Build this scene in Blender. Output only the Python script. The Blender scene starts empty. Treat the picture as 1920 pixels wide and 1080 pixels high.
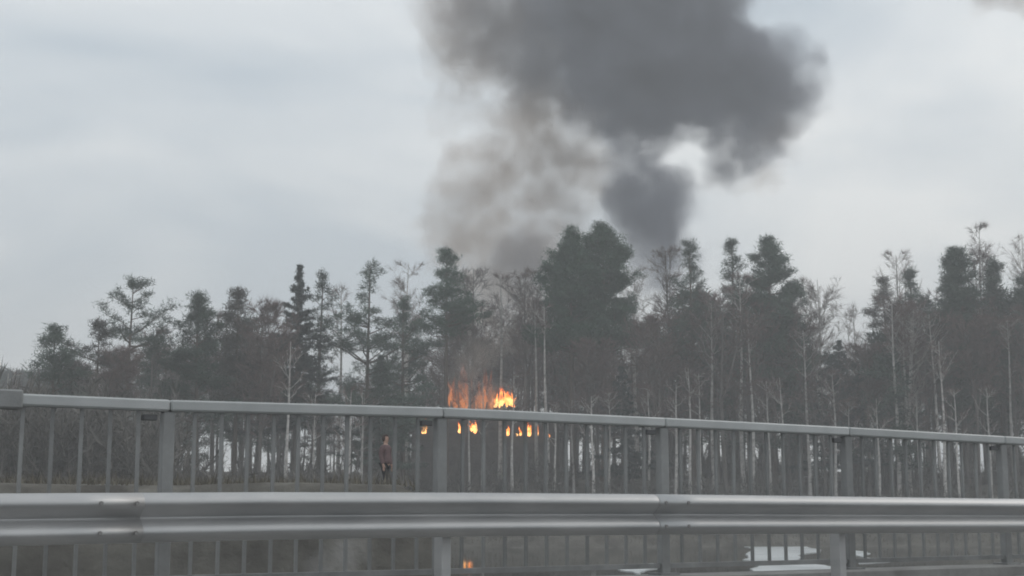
import bpy, bmesh, math, random
import numpy as np
from mathutils import Vector, Matrix

# ------------------------------------------------------------------ camera, sky, sun, exposure
scene = bpy.context.scene
COL = scene.collection
FPX = 2700.0                      # focal length in pixels of the 1920 wide photograph
CZ = 1.30                         # camera height above the road
PITCH = math.atan(415.0 / FPX)
cam_d = bpy.data.cameras.new('camera')
cam_d.sensor_width = 36.0
cam_d.lens = FPX / 1920.0 * 36.0
cam_d.clip_start = 0.05
cam_d.clip_end = 5000.0
cam = bpy.data.objects.new('camera', cam_d)
cam.location = (0, 0, CZ)
cam.rotation_euler = (math.pi / 2 + PITCH, 0, 0)
COL.objects.link(cam)
scene.camera = cam
scene.view_settings.view_transform = 'Standard'
scene.view_settings.look = 'None'
scene.view_settings.exposure = 0.05
scene.view_settings.gamma = 1.0
scene.view_settings.use_curve_mapping = False
scene.cycles.volume_bounces = 1
scene.cycles.max_bounces = 8
scene.cycles.transparent_max_bounces = 24
scene.cycles.volume_step_rate = 1.0
scene.cycles.volume_max_steps = 256
scene.cycles.use_denoising = True
scene.cycles.filter_width = 1.9
scene.render.use_motion_blur = False

SUN_EL, SUN_AZ = math.radians(38), math.radians(62)      # azimuth to the right of the view
world = bpy.data.worlds.new('World')
scene.world = world
world.use_nodes = True
wt = world.node_tree
wt.nodes.clear()
w_out = wt.nodes.new('ShaderNodeOutputWorld')
w_bg = wt.nodes.new('ShaderNodeBackground')
w_sky = wt.nodes.new('ShaderNodeTexSky')
w_sky.sky_type = 'NISHITA'
w_sky.sun_disc = False
w_sky.sun_elevation = SUN_EL
w_sky.sun_rotation = SUN_AZ
w_sky.air_density = 1.4
w_sky.dust_density = 4.0
w_tc = wt.nodes.new('ShaderNodeTexCoord')
w_map = wt.nodes.new('ShaderNodeMapping')
w_map.inputs['Scale'].default_value = (1.0, 1.0, 2.6)
w_map.inputs['Location'].default_value = (10.5, 17.4, 4.62)
w_n = wt.nodes.new('ShaderNodeTexNoise')
w_n.inputs['Scale'].default_value = 3.4
w_n.inputs['Detail'].default_value = 4.0
w_n.inputs['Roughness'].default_value = 0.48
w_n.inputs['Distortion'].default_value = 0.5
w_r = wt.nodes.new('ShaderNodeValToRGB')
w_r.color_ramp.elements[0].position = 0.36
w_r.color_ramp.elements[0].color = (0.62, 0.705, 0.78, 1)
w_r.color_ramp.elements[1].position = 0.68
w_r.color_ramp.elements[1].color = (1.07, 1.09, 1.09, 1)
w_s = wt.nodes.new('ShaderNodeMix'); w_s.data_type = 'RGBA'; w_s.blend_type = 'MULTIPLY'
w_s.inputs['Factor'].default_value = 1.0
w_s.inputs['B'].default_value = (0.10, 0.10, 0.10, 1)
w_m = wt.nodes.new('ShaderNodeMix'); w_m.data_type = 'RGBA'
w_m.inputs['Factor'].default_value = 0.88
wt.links.new(w_tc.outputs['Generated'], w_map.inputs['Vector'])
wt.links.new(w_map.outputs['Vector'], w_n.inputs['Vector'])
wt.links.new(w_n.outputs['Fac'], w_r.inputs['Fac'])
wt.links.new(w_sky.outputs['Color'], w_s.inputs['A'])
wt.links.new(w_s.outputs['Result'], w_m.inputs['A'])
wt.links.new(w_r.outputs['Color'], w_m.inputs['B'])
wt.links.new(w_m.outputs['Result'], w_bg.inputs['Color'])
w_bg.inputs['Strength'].default_value = 1.0
wt.links.new(w_bg.outputs['Background'], w_out.inputs['Surface'])

sun_d = bpy.data.lights.new('sun', 'SUN')
sun_d.energy = 0.6
sun_d.angle = math.radians(25)
sun_d.color = (1.0, 0.97, 0.93)
sun = bpy.data.objects.new('sun', sun_d)
sun_dir = Vector((math.sin(SUN_AZ) * math.cos(SUN_EL), math.cos(SUN_AZ) * math.cos(SUN_EL), math.sin(SUN_EL)))
sun.rotation_euler = sun_dir.to_track_quat('Z', 'Y').to_euler()
sun.location = (0, 0, 60)
COL.objects.link(sun)

# ------------------------------------------------------------------ helpers
def at(px, py, dist):
    """Point of the place seen at a photograph pixel, at a given forward distance."""
    cx, cy = (px - 960.0) / FPX, (540.0 - py) / FPX
    sp, cp = math.sin(PITCH), math.cos(PITCH)
    y = cp - sp * cy
    z = sp + cp * cy
    s = dist / y
    return Vector((cx * s, dist, z * s + CZ))

def sstep(a, b, x):
    t = np.clip((np.asarray(x, float) - a) / (b - a), 0, 1)
    return t * t * (3 - 2 * t)

WATER_Z = CZ - 2.6
_ph = np.random.default_rng(5).uniform(0, 6.28, (10, 2))
def ground_z(x, y):
    x = np.asarray(x, float); y = np.asarray(y, float)
    wob = sum(math.pow(.75, i) * np.sin(x * .11 * (1.5 ** i) + _ph[i, 0]) * np.sin(y * .13 * (1.5 ** i) + _ph[i, 1]) for i in range(6))
    ys = y + 1.3 * np.sin(x * .16 + 1) + .8 * np.sin(x * .41)
    z = -4.2 + .6 * sstep(60, 98, ys) + 2.5 * sstep(98.0, 106, ys) + 3.6 * sstep(106, 124, ys) + 1.6 * sstep(124, 165, ys) + 3 * sstep(165, 500, ys)
    edge = -2.15 - .42 * (y - 38) + .3 * np.sin(y * .5)
    d_in = np.minimum(y - 34.5 + .5 * np.sin(x * .9), (edge - x) * 1.1)
    zl = -4.2 + 4.75 * sstep(-1.2, 1.0, d_in) + 1.5 * sstep(46, 100, y) + 1.3 * sstep(95, 140, y)
    zz = np.maximum(z, zl)
    return zz + CZ + .13 * wob * sstep(-3.2, -1.5, zz)

def gz(x, y):
    return float(ground_z(x, y))

def mesh_np(name, V, F, attrs=None, smooth=False):
    V = np.asarray(V, np.float32).reshape(-1, 3)
    F = np.asarray(F, np.int32)
    k = F.shape[1]
    me = bpy.data.meshes.new(name)
    me.vertices.add(len(V)); me.vertices.foreach_set('co', V.ravel())
    me.loops.add(F.size); me.loops.foreach_set('vertex_index', F.ravel())
    me.polygons.add(len(F)); me.polygons.foreach_set('loop_start', np.arange(0, F.size, k, dtype=np.int32))
    me.polygons.foreach_set('use_smooth', np.full(len(F), bool(smooth)))
    for a, val in (attrs or {}).items():
        at_ = me.attributes.new(a, 'FLOAT', 'POINT')
        at_.data.foreach_set('value', np.asarray(val, np.float32))
    me.update(calc_edges=True)
    me.validate()
    return me

def obj(name, me, mat=None, parent=None, loc=None):
    o = bpy.data.objects.new(name, me)
    COL.objects.link(o)
    if mat is not None and me is not None and len(me.materials) == 0:
        me.materials.append(mat)
    if parent is not None:
        o.parent = parent
    if loc is not None:
        o.location = loc
    return o

def tag(o, label, cat, group=None, kind=None):
    if label: o['label'] = label
    if cat: o['category'] = cat
    if group: o['group'] = group
    if kind: o['kind'] = kind
    return o

def structure(name, me, mat):
    o = obj(name, me, mat); o['kind'] = 'structure'; return o

def empty(name, loc):
    o = bpy.data.objects.new(name, None); COL.objects.link(o); o.location = loc; o.empty_display_size = .3
    return o

class MB:
    """bmesh collector for hand-made parts"""
    def __init__(s): s.bm = bmesh.new()
    def box(s, c, d, rot=None):
        M = Matrix.Translation(c)
        if rot is not None: M = M @ rot.to_4x4()
        M = M @ Matrix.Diagonal((d[0], d[1], d[2], 1))
        bmesh.ops.create_cube(s.bm, size=1, matrix=M); return s
    def bevel(s, w, seg=1):
        bmesh.ops.bevel(s.bm, geom=s.bm.edges[:], offset=w, segments=seg, affect='EDGES', clamp_overlap=True); return s
    def cyl(s, c, r, h, seg=10, rot=None, r2=None):
        M = Matrix.Translation(c)
        if rot is not None: M = M @ rot.to_4x4()
        bmesh.ops.create_cone(s.bm, cap_ends=True, segments=seg, radius1=r, radius2=r if r2 is None else r2, depth=h, matrix=M); return s
    def mesh(s, name, smooth=False):
        me = bpy.data.meshes.new(name)
        s.bm.normal_update(); s.bm.to_mesh(me); s.bm.free()
        if smooth: me.polygons.foreach_set('use_smooth', [True] * len(me.polygons))
        return me

# ------------------------------------------------------------------ materials
def new_mat(name):
    m = bpy.data.materials.new(name); m.use_nodes = True
    nt = m.node_tree
    return m, nt, nt.nodes['Principled BSDF'], nt.nodes['Material Output']

def noise_mat(name, stops, scale=4.0, detail=5.0, rough=.8, metallic=0.0, bump=0.0, bump_scale=None, coord='Object', stretch=(1, 1, 1), spec=.3, tint=False, randomize=0.0, rough_noise=0.0):
    m, nt, b, out = new_mat(name)
    N, L = nt.nodes, nt.links
    tc = N.new('ShaderNodeTexCoord'); mp = N.new('ShaderNodeMapping'); mp.inputs['Scale'].default_value = stretch
    L.new(tc.outputs[coord], mp.inputs['Vector'])
    n = N.new('ShaderNodeTexNoise'); n.inputs['Scale'].default_value = scale; n.inputs['Detail'].default_value = detail; n.inputs['Roughness'].default_value = .6
    L.new(mp.outputs['Vector'], n.inputs['Vector'])
    r = N.new('ShaderNodeValToRGB')
    while len(r.color_ramp.elements) < len(stops): r.color_ramp.elements.new(.5)
    for e, (p, c) in zip(r.color_ramp.elements, stops):
        e.position = p; e.color = (*c, 1)
    fac = n.outputs['Fac']
    if tint:
        a = N.new('ShaderNodeAttribute'); a.attribute_name = 'tint'
        mx = N.new('ShaderNodeMath'); mx.operation = 'ADD'
        ms = N.new('ShaderNodeMath'); ms.operation = 'MULTIPLY_ADD'; ms.inputs[1].default_value = .6; ms.inputs[2].default_value = -.3
        L.new(a.outputs['Fac'], ms.inputs[0]); L.new(n.outputs['Fac'], mx.inputs[0]); L.new(ms.outputs[0], mx.inputs[1])
        fac = mx.outputs[0]
    L.new(fac, r.inputs['Fac'])
    col = r.outputs['Color']
    if randomize:
        oi = N.new('ShaderNodeObjectInfo'); hs = N.new('ShaderNodeHueSaturation')
        mr = N.new('ShaderNodeMapRange'); mr.inputs['To Min'].default_value = 1 - randomize; mr.inputs['To Max'].default_value = 1 + randomize
        L.new(oi.outputs['Random'], mr.inputs['Value']); L.new(mr.outputs['Result'], hs.inputs['Value']); L.new(col, hs.inputs['Color'])
        col = hs.outputs['Color']
    L.new(col, b.inputs['Base Color'])
    b.inputs['Roughness'].default_value = rough
    b.inputs['Metallic'].default_value = metallic
    b.inputs['Specular IOR Level'].default_value = spec
    if rough_noise:
        mr2 = N.new('ShaderNodeMapRange'); mr2.inputs['To Min'].default_value = rough - rough_noise; mr2.inputs['To Max'].default_value = rough + rough_noise
        L.new(n.outputs['Fac'], mr2.inputs['Value']); L.new(mr2.outputs['Result'], b.inputs['Roughness'])
    if bump:
        n2 = N.new('ShaderNodeTexNoise'); n2.inputs['Scale'].default_value = bump_scale or scale * 4; n2.inputs['Detail'].default_value = 4
        L.new(mp.outputs['Vector'], n2.inputs['Vector'])
        bp = N.new('ShaderNodeBump'); bp.inputs['Strength'].default_value = bump; bp.inputs['Distance'].default_value = .05
        L.new(n2.outputs['Fac'], bp.inputs['Height']); L.new(bp.outputs['Normal'], b.inputs['Normal'])
    return m

M = {}
M['pine_bark'] = noise_mat('pine_bark', [(.3, (.07, .055, .045)), (.7, (.15, .115, .09))], 3, stretch=(1, 1, .25), bump=.6, randomize=.25)
M['spruce_bark'] = noise_mat('spruce_bark', [(.3, (.06, .052, .046)), (.7, (.13, .115, .10))], 3, stretch=(1, 1, .3), bump=.6, randomize=.2)
M['birch_bark'] = noise_mat('birch_bark', [(.30, (.10, .09, .08)), (.40, (.36, .34, .32)), (.7, (.62, .59, .56))], 1.6, stretch=(1.2, 1.2, 2.2), bump=.3, randomize=.3)
M['grey_bark'] = noise_mat('grey_bark', [(.3, (.09, .08, .072)), (.7, (.21, .19, .175))], 2.4, stretch=(1, 1, .3), bump=.5, randomize=.3)
M['twig'] = noise_mat('twig', [(.25, (.090, .063, .058)), (.75, (.21, .152, .135))], .6, tint=True, rough=.9, randomize=.2)
M['needle'] = noise_mat('needle', [(.2, (.032, .054, .042)), (.5, (.056, .088, .066)), (.85, (.095, .132, .098))], .5, tint=True, rough=.75, randomize=.22)
M['needle_blue'] = noise_mat('needle_blue', [(.2, (.022, .036, .034)), (.8, (.060, .082, .074))], .5, tint=True, rough=.75, randomize=.15)
M['needle_green'] = noise_mat('needle_green', [(.2, (.024, .058, .034)), (.5, (.038, .088, .052)), (.85, (.065, .13, .078))], .5, tint=True, rough=.75, randomize=.1)
M['needle_brown'] = noise_mat('needle_brown', [(.2, (.055, .055, .048)), (.8, (.13, .12, .105))], .5, tint=True, rough=.8, randomize=.15)
M['brush'] = noise_mat('brush', [(.25, (.075, .072, .064)), (.75, (.17, .158, .142))], .4, tint=True, rough=.9)
M['asphalt'] = noise_mat('asphalt', [(.3, (.04, .04, .042)), (.7, (.065, .065, .066))], 12, bump=.5, rough=.75, rough_noise=.15)
M['concrete'] = noise_mat('concrete', [(.25, (.20, .195, .185)), (.6, (.30, .295, .285)), (.8, (.36, .355, .345))], 2.2, detail=8, bump=.3, rough=.85)
M['galvanised'] = noise_mat('galvanised', [(.3, (.40, .40, .40)), (.6, (.50, .495, .49)), (.8, (.58, .57, .565))], 1.3, detail=8, rough=.52, metallic=.75, stretch=(1, 1, 4), rough_noise=.12, spec=.4)
M['rail_paint'] = noise_mat('rail_paint', [(.28, (.17, .17, .165)), (.55, (.25, .252, .248)), (.8, (.36, .36, .355))], 3.0, detail=8, rough=.55, randomize=.12, bump=.15, spec=.4)
M['handrail_paint'] = noise_mat('handrail_paint', [(.28, (.36, .37, .365)), (.55, (.45, .46, .455)), (.8, (.54, .545, .54))], 1.5, detail=8, rough=.5, randomize=.06, bump=.1, spec=.4)
M['rail_dark'] = noise_mat('rail_dark', [(.3, (.08, .082, .085)), (.7, (.14, .14, .14))], 6, rough=.6)
M['bolt'] = noise_mat('bolt', [(.3, (.2, .19, .18)), (.7, (.33, .32, .31))], 20, rough=.5, metallic=.7)
M['charred'] = noise_mat('charred', [(.3, (.06, .055, .052)), (.6, (.12, .108, .10)), (.8, (.19, .17, .16))], 1.2, detail=8, rough=.9, bump=.4)
M['skin'] = noise_mat('skin', [(.3, (.48, .30, .23)), (.7, (.55, .36, .28))], 9, rough=.6)
M['pink_jacket'] = noise_mat('pink_jacket', [(.3, (.10, .064, .064)), (.7, (.18, .115, .115))], 6, rough=.8, bump=.4)
M['dark_cloth'] = noise_mat('dark_cloth', [(.3, (.018, .018, .022)), (.7, (.04, .04, .045))], 8, rough=.85, bump=.4)
M['hair'] = noise_mat('hair', [(.3, (.035, .022, .018)), (.7, (.07, .045, .035))], 14, rough=.7)
M['ice'] = noise_mat('ice', [(.3, (.36, .38, .38)), (.55, (.58, .60, .60)), (.8, (.74, .75, .74))], .5, detail=8, rough=.5, bump=.3)  # also colours the slab that stands for reflected sky
M['dead_grass'] = noise_mat('dead_grass', [(.25, (.075, .066, .05)), (.6, (.14, .125, .095)), (.85, (.21, .185, .145))], .35, tint=True, rough=.95)

# ground: leaf litter, dead grass, patches of old snow
def ground_mat():
    m, nt, b, out = new_mat('ground_litter')
    N, L = nt.nodes, nt.links
    tc = N.new('ShaderNodeTexCoord')
    def noise(sc, det, off=0):
        n = N.new('ShaderNodeTexNoise'); n.inputs['Scale'].default_value = sc; n.inputs['Detail'].default_value = det
        mp = N.new('ShaderNodeMapping'); mp.inputs['Location'].default_value = (off, off * .7, 0)
        L.new(tc.outputs['Object'], mp.inputs['Vector']); L.new(mp.outputs['Vector'], n.inputs['Vector']); return n
    n1 = noise(.8, 8); n2 = noise(.14, 5, 9.0)
    r1 = N.new('ShaderNodeValToRGB')
    r1.color_ramp.elements[0].position = .3; r1.color_ramp.elements[0].color = (.075, .069, .06, 1)
    r1.color_ramp.elements[1].position = .72; r1.color_ramp.elements[1].color = (.17, .16, .138, 1)
    r2 = N.new('ShaderNodeValToRGB')
    r2.color_ramp.elements[0].position = .63; r2.color_ramp.elements[0].color = (0, 0, 0, 1)
    r2.color_ramp.elements[1].position = .70; r2.color_ramp.elements[1].color = (1, 1, 1, 1)
    mx = N.new('ShaderNodeMix'); mx.data_type = 'RGBA'; mx.inputs['B'].default_value = (.34, .33, .32, 1)
    L.new(n1.outputs['Fac'], r1.inputs['Fac']); L.new(n2.outputs['Fac'], r2.inputs['Fac'])
    L.new(r2.outputs['Color'], mx.inputs['Factor']); L.new(r1.outputs['Color'], mx.inputs['A'])
    L.new(mx.outputs['Result'], b.inputs['Base Color'])
    b.inputs['Roughness'].default_value = .95; b.inputs['Specular IOR Level'].default_value = .15
    n3 = noise(3, 6); bp = N.new('ShaderNodeBump'); bp.inputs['Strength'].default_value = .8; bp.inputs['Distance'].default_value = .12
    L.new(n3.outputs['Fac'], bp.inputs['Height']); L.new(bp.outputs['Normal'], b.inputs['Normal'])
    return m
M['ground'] = ground_mat()

def water_mat():
    m, nt, b, out = new_mat('river_water')
    N, L = nt.nodes, nt.links
    b.inputs['Base Color'].default_value = (.022, .024, .022, 1)
    b.inputs['Roughness'].default_value = .03
    b.inputs['IOR'].default_value = 1.33
    b.inputs['Specular IOR Level'].default_value = .5
    tc = N.new('ShaderNodeTexCoord'); mp = N.new('ShaderNodeMapping'); mp.inputs['Scale'].default_value = (.5, 1.2, 1)
    n = N.new('ShaderNodeTexNoise'); n.inputs['Scale'].default_value = 1.3; n.inputs['Detail'].default_value = 4
    bp = N.new('ShaderNodeBump'); bp.inputs['Strength'].default_value = .10; bp.inputs['Distance'].default_value = .04
    L.new(tc.outputs['Object'], mp.inputs['Vector']); L.new(mp.outputs['Vector'], n.inputs['Vector'])
    L.new(n.outputs['Fac'], bp.inputs['Height']); L.new(bp.outputs['Normal'], b.inputs['Normal'])
    return m
M['water'] = water_mat()

def flame_mat(name, hot, mid, cool, strength, alpha):
    m, nt, b, out = new_mat(name)
    N, L = nt.nodes, nt.links
    N.remove(b)
    tc = N.new('ShaderNodeTexCoord'); sp = N.new('ShaderNodeSeparateXYZ'); L.new(tc.outputs['Generated'], sp.inputs['Vector'])
    n = N.new('ShaderNodeTexNoise'); n.inputs['Scale'].default_value = 2.2; n.inputs['Detail'].default_value = 4
    L.new(tc.outputs['Object'], n.inputs['Vector'])
    ad = N.new('ShaderNodeMath'); ad.operation = 'MULTIPLY_ADD'; ad.inputs[1].default_value = 2.4; ad.inputs[2].default_value = -1.2
    L.new(n.outputs['Fac'], ad.inputs[0])
    s2 = N.new('ShaderNodeMath'); s2.operation = 'ADD'; L.new(sp.outputs['Z'], s2.inputs[0]); L.new(ad.outputs[0], s2.inputs[1])
    r = N.new('ShaderNodeValToRGB'); r.color_ramp.elements.new(.5)
    for e, (p, c) in zip(r.color_ramp.elements, ((.12, hot), (.5, mid), (.9, cool))):
        e.position = p; e.color = (*c, 1)
    L.new(s2.outputs[0], r.inputs['Fac'])
    em = N.new('ShaderNodeEmission'); em.inputs['Strength'].default_value = strength; L.new(r.outputs['Color'], em.inputs['Color'])
    tr = N.new('ShaderNodeBsdfTransparent')
    r2 = N.new('ShaderNodeMapRange'); r2.inputs['From Min'].default_value = .15; r2.inputs['From Max'].default_value = 1.05
    r2.inputs['To Min'].default_value = alpha; r2.inputs['To Max'].default_value = 0.0
    L.new(s2.outputs[0], r2.inputs['Value'])
    mx = N.new('ShaderNodeMixShader'); L.new(r2.outputs['Result'], mx.inputs['Fac']); L.new(tr.outputs[0], mx.inputs[1]); L.new(em.outputs[0], mx.inputs[2])
    L.new(mx.outputs[0], out.inputs['Surface'])
    return m
M['flame'] = flame_mat('flame', (1, .50, .16), (1, .25, .04), (.7, .10, .03), 2.6, .9)
M['flame_red'] = flame_mat('flame_red', (1, .33, .09), (.95, .22, .06), (.7, .12, .04), 1.1, .15)

# ------------------------------------------------------------------ ground, water, road
def grid_mesh(name, xs, ys, zf):
    X, Y = np.meshgrid(xs, ys)
    Z = zf(X, Y)
    V = np.stack([X, Y, Z], -1).reshape(-1, 3)
    nx, ny = len(xs), len(ys)
    i = (np.arange(ny - 1)[:, None] * nx + np.arange(nx - 1)[None]).ravel()
    F = np.stack([i, i + 1, i + 1 + nx, i + nx], -1)
    return mesh_np(name, V, F, smooth=True)

xs = np.concatenate([np.linspace(-520, -90, 40)[:-1], np.linspace(-90, 90, 226)[:-1], np.linspace(90, 520, 40)])
ys = np.concatenate([np.linspace(-80, 28, 20)[:-1], np.linspace(28, 60, 80)[:-1], np.linspace(60, 180, 150)[:-1], np.linspace(180, 720, 50)])
structure('ground', grid_mesh('ground', xs, ys, ground_z), M['ground'])
structure('water', grid_mesh('water', np.linspace(-510, 510, 60), np.linspace(-75, 118, 40), lambda X, Y: np.full_like(X, WATER_Z)), M['water'])

# the bridge line: railing direction found from the spacing of the railing posts
ANG = math.atan((5293 - 960) / FPX * math.cos(PITCH))
BD = Vector((math.sin(ANG), math.cos(ANG), 0))          # along the bridge
BN = Vector((-BD.y, BD.x, 0))                            # away from the camera, across the bridge
BROT = Matrix.Rotation(math.pi / 2 - ANG, 3, 'Z')        # local x along the bridge, y away from the camera
D0 = 10.0
RP0 = at(315, 762, D0)
POST_STEP = 2.165
def rail_xy(k): return Vector((RP0.x, RP0.y, 0)) + BD * (POST_STEP * k)

def project(p):
    x, y, z = p.x, p.y, p.z - CZ
    sp, cp = math.sin(PITCH), math.cos(PITCH)
    dep = y * cp + z * sp; up = -y * sp + z * cp
    return 960 + FPX * x / dep, 540 - FPX * up / dep

RY = [(-700, 705), (-334, 735), (30, 751), (315, 761), (830, 774), (1255, 793), (1600, 810), (1887, 826), (2150, 841), (2400, 854), (3000, 880), (4200, 915)]
def rail_top_z(k):
    p = rail_xy(k); p.z = CZ + 1
    for _ in range(4):
        px, _y = project(p)
        py = float(np.interp(px, [a for a, b in RY], [b for a, b in RY]))
        p.z = at(px, py, p.y).z
    return p.z

def along(t, off, z):                 # point t metres along the bridge from post 0, off metres towards the far side
    return Vector((RP0.x, RP0.y, 0)) + BD * t + BN * off + Vector((0, 0, z))
RAIL_H = 1.30
DECK_Z = float(np.mean([rail_top_z(k) for k in range(0, 5)])) - RAIL_H - .06
GUARD_OFF = -.88

def strip_mesh(name, prof, t0, t1, step=4.0):
    ts = np.arange(t0, t1 + .01, step); V = []; F = []
    n = len(prof)
    for i, t in enumerate(ts):
        for (o, z) in prof: V.append(along(t, o, z))
        if i:
            for j in range(n):
                a = (i - 1) * n + j; b2 = (i - 1) * n + (j + 1) % n
                F.append((a, b2, b2 + n, a + n))
    me = bpy.data.meshes.new(name)
    F += [tuple(range(n))[::-1], tuple(range((len(ts) - 1) * n, len(ts) * n))]
    me.from_pydata([tuple(v) for v in V], [], F)
    bm = bmesh.new(); bm.from_mesh(me); bmesh.ops.recalc_face_normals(bm, faces=bm.faces); bm.to_mesh(me); bm.free()
    return me
structure('road', strip_mesh('road', [(-14.0, 0), (-1.55, 0), (-1.55, -.55), (-14.0, -.55)], -48, 60), M['asphalt'])
structure('pavement', strip_mesh('pavement', [(-1.54, -.55), (-1.54, DECK_Z - .03), (-1.50, DECK_Z), (.34, DECK_Z), (.36, DECK_Z - .03), (.36, -.7), (-.6, -.8)], -48, 60), M['concrete'])
structure('kerb', strip_mesh('kerb', [(-.17, DECK_Z + .003), (-.17, DECK_Z + .085), (-.15, DECK_Z + .10), (.15, DECK_Z + .10), (.17, DECK_Z + .085), (.17, DECK_Z + .003)], -48, 60), M['concrete'])

# ------------------------------------------------------------------ bridge railing
def seg_rot(d):
    d = d.normalized(); y = BN; z = d.cross(y).normalized(); y = z.cross(d)
    return Matrix((d, y, z)).transposed()

railing = empty('bridge_railing', along(0, 0, DECK_Z + .10))
tag(railing, 'grey steel bridge railing with thin upright balusters and flat handrail', 'railing')
def child(name, me, mat, parent, Mw):
    o = obj(name, me, mat, parent)
    o.matrix_parent_inverse = Matrix.Identity(4)
    o.matrix_local = Matrix.Translation(-parent.location) @ Mw
    return o
BASE_Z = DECK_Z + .10
post_me = MB().box((0, 0, .5), (.088, .08, 1)).bevel(.008).mesh('railing_post')
plate_me = MB().box((0, 0, .008), (.20, .18, .016)).mesh('base_plate')
brk_me = MB().box((0, 0, 0), (.10, .06, .04)).bevel(.006).mesh('bracket')
bal_me = MB().box((0, 0, .5), (.023, .023, 1)).mesh('baluster')
K0, K1, NB = -1, 7, 11
tops = {k: rail_top_z(k) for k in range(K0, K1 + 1)}
rng = random.Random(3)
R4 = BROT.to_4x4()
for k in range(K0, K1 + 1):
    p = rail_xy(k)
    h = tops[k] - .045 - BASE_Z
    po = child('railing_post', post_me, M['rail_paint'], railing, Matrix.Translation((p.x, p.y, BASE_Z)) @ R4 @ Matrix.Diagonal((1, 1, h, 1)))
    child('base_plate', plate_me, M['rail_paint'], railing, Matrix.Translation((p.x, p.y, BASE_Z + .001)) @ R4)
    q = p - BD * .13
    child('bracket', brk_me, M['rail_dark'], railing, Matrix.Translation((q.x, q.y, tops[k] - .085)) @ R4)
    if k < K1:
        a = Vector((p.x, p.y, tops[k])); p2 = rail_xy(k + 1); b2 = Vector((p2.x, p2.y, tops[k + 1]))
        L_ = (b2 - a).length
        hm = MB().box((0, 0, 0), (L_ - .006, .12, .078)).bevel(.012).mesh('handrail')
        child('handrail', hm, M['handrail_paint'], railing, Matrix.Translation((a + b2) / 2) @ seg_rot(b2 - a).to_4x4())
        bmz = MB().box((0, 0, 0), (POST_STEP - .11, .045, .04)).mesh('bottom_rail')
        c = (p + p2) / 2
        child('bottom_rail', bmz, M['rail_paint'], railing, Matrix.Translation((c.x, c.y, BASE_Z + .075)) @ R4)
        for j in range(1, NB):
            t = j / NB
            q = p.lerp(p2, t); zt = tops[k] * (1 - t) + tops[k + 1] * t - .0435
            z0 = BASE_Z + .096
            Rw = R4 @ Matrix.Rotation(rng.gauss(0, .004), 4, 'Y') @ Matrix.Rotation(rng.gauss(0, .05), 4, 'Z')
            child('baluster', bal_me, M['rail_paint'], railing, Matrix.Translation((q.x, q.y, z0)) @ Rw @ Matrix.Diagonal((1, 1, zt - z0, 1)))
# wider sleeve over the handrail joint near its start
ps = at(4, 750, rail_xy(-.51).y)
child('handrail_sleeve', MB().box((0, 0, 0), (.30, .155, .125)).bevel(.012).mesh('handrail_sleeve'), M['rail_paint'], railing,
      Matrix.Translation(rail_xy(-.53) + Vector((0, 0, tops[-1] * .53 + tops[0] * .47))) @ seg_rot(BD).to_4x4())

# ------------------------------------------------------------------ guard rail
GY = [(-900, 929), (0, 925), (500, 922.5), (900, 923.5), (1300, 927), (1900, 935), (2600, 941), (4000, 950)]
def guard_top_z(t):
    p = along(t, GUARD_OFF - .08, CZ)
    for _ in range(4):
        px, _y = project(p)
        py = float(np.interp(px, [a for a, b in GY], [b for a, b in GY]))
        p.z = at(px, py, p.y).z
    return p.z
WB = [(0, .150), (-.010, .153), (-.030, .146), (-.066, .122), (-.080, .104), (-.083, .088), (-.078, .070), (-.058, .050), (-.018, .018), (-.004, .007), (0, 0)]
WB = WB + [(o, -z) for (o, z) in WB[-2::-1]]
def beam_mesh(t0, t1, push=0.0):
    ts = np.linspace(t0, t1, max(3, int((t1 - t0) / .35)))
    V = []; F = []; n = len(WB)
    for i, t in enumerate(ts):
        zt = guard_top_z(t) - .153
        for (o, z) in WB: V.append(along(t, GUARD_OFF + o - push, zt + z))
        for (o, z) in WB: V.append(along(t, GUARD_OFF + o - push + .004, zt + z))
        if i:
            a = (i - 1) * 2 * n; b2 = i * 2 * n
            for j in range(n - 1):
                F.append((a + j, b2 + j, b2 + j + 1, a + j + 1))
                F.append((a + n + j, a + n + j + 1, b2 + n + j + 1, b2 + n + j))
            F.append((a, a + n, b2 + n, b2)); F.append((a + n - 1, b2 + n - 1, b2 + 2 * n - 1, a + 2 * n - 1))
    e = (len(ts) - 1) * 2 * n
    for j in range(n - 1):
        F.append((j, j + 1, n + j + 1, n + j)); F.append((e + j, e + n + j, e + n + j + 1, e + j + 1))
    me = bpy.data.meshes.new('beam'); me.from_pydata([tuple(v) for v in V], [], F)
    me.polygons.foreach_set('use_smooth', [True] * len(me.polygons))
    return me
guard = empty('guard_rail', along(0, GUARD_OFF, DECK_Z))
tag(guard, 'long galvanised corrugated guard rail running along the front of the bridge', 'guard rail')
def gpart(name, me, mat):
    o = obj(name, me, mat, guard); o.matrix_local = Matrix.Translation(-guard.location); return o
SEC = 4.32
_tt = np.linspace(-6, 22, 1500)
T_SPL = float(np.interp(215, [project(along(t, GUARD_OFF, CZ))[0] for t in _tt], _tt))
splices = [T_SPL + SEC * i for i in range(-2, 6)]
for i in range(len(splices) - 1):
    gpart('beam', beam_mesh(splices[i] - .16, splices[i + 1] + .16, .0045 if i % 2 else 0.0005), M['galvanised'])
bolt_me = MB().cyl((0, 0, 0), .013, .012, 8, Matrix.Rotation(math.pi / 2, 3, 'X')).mesh('bolt')
for s in splices[1:-1]:
    for dt in (-.11, .11):
        for zz in (.104, -.104):
            p = along(s + dt, GUARD_OFF - .0865 - .0045, guard_top_z(s) - .153 + zz * .86)
            child('bolt', bolt_me, M['bolt'], guard, Matrix.Translation(p) @ R4)
gp_me = MB().box((0, .0, .5), (.075, .12, 1)).bevel(.006).mesh('guard_post')
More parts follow.
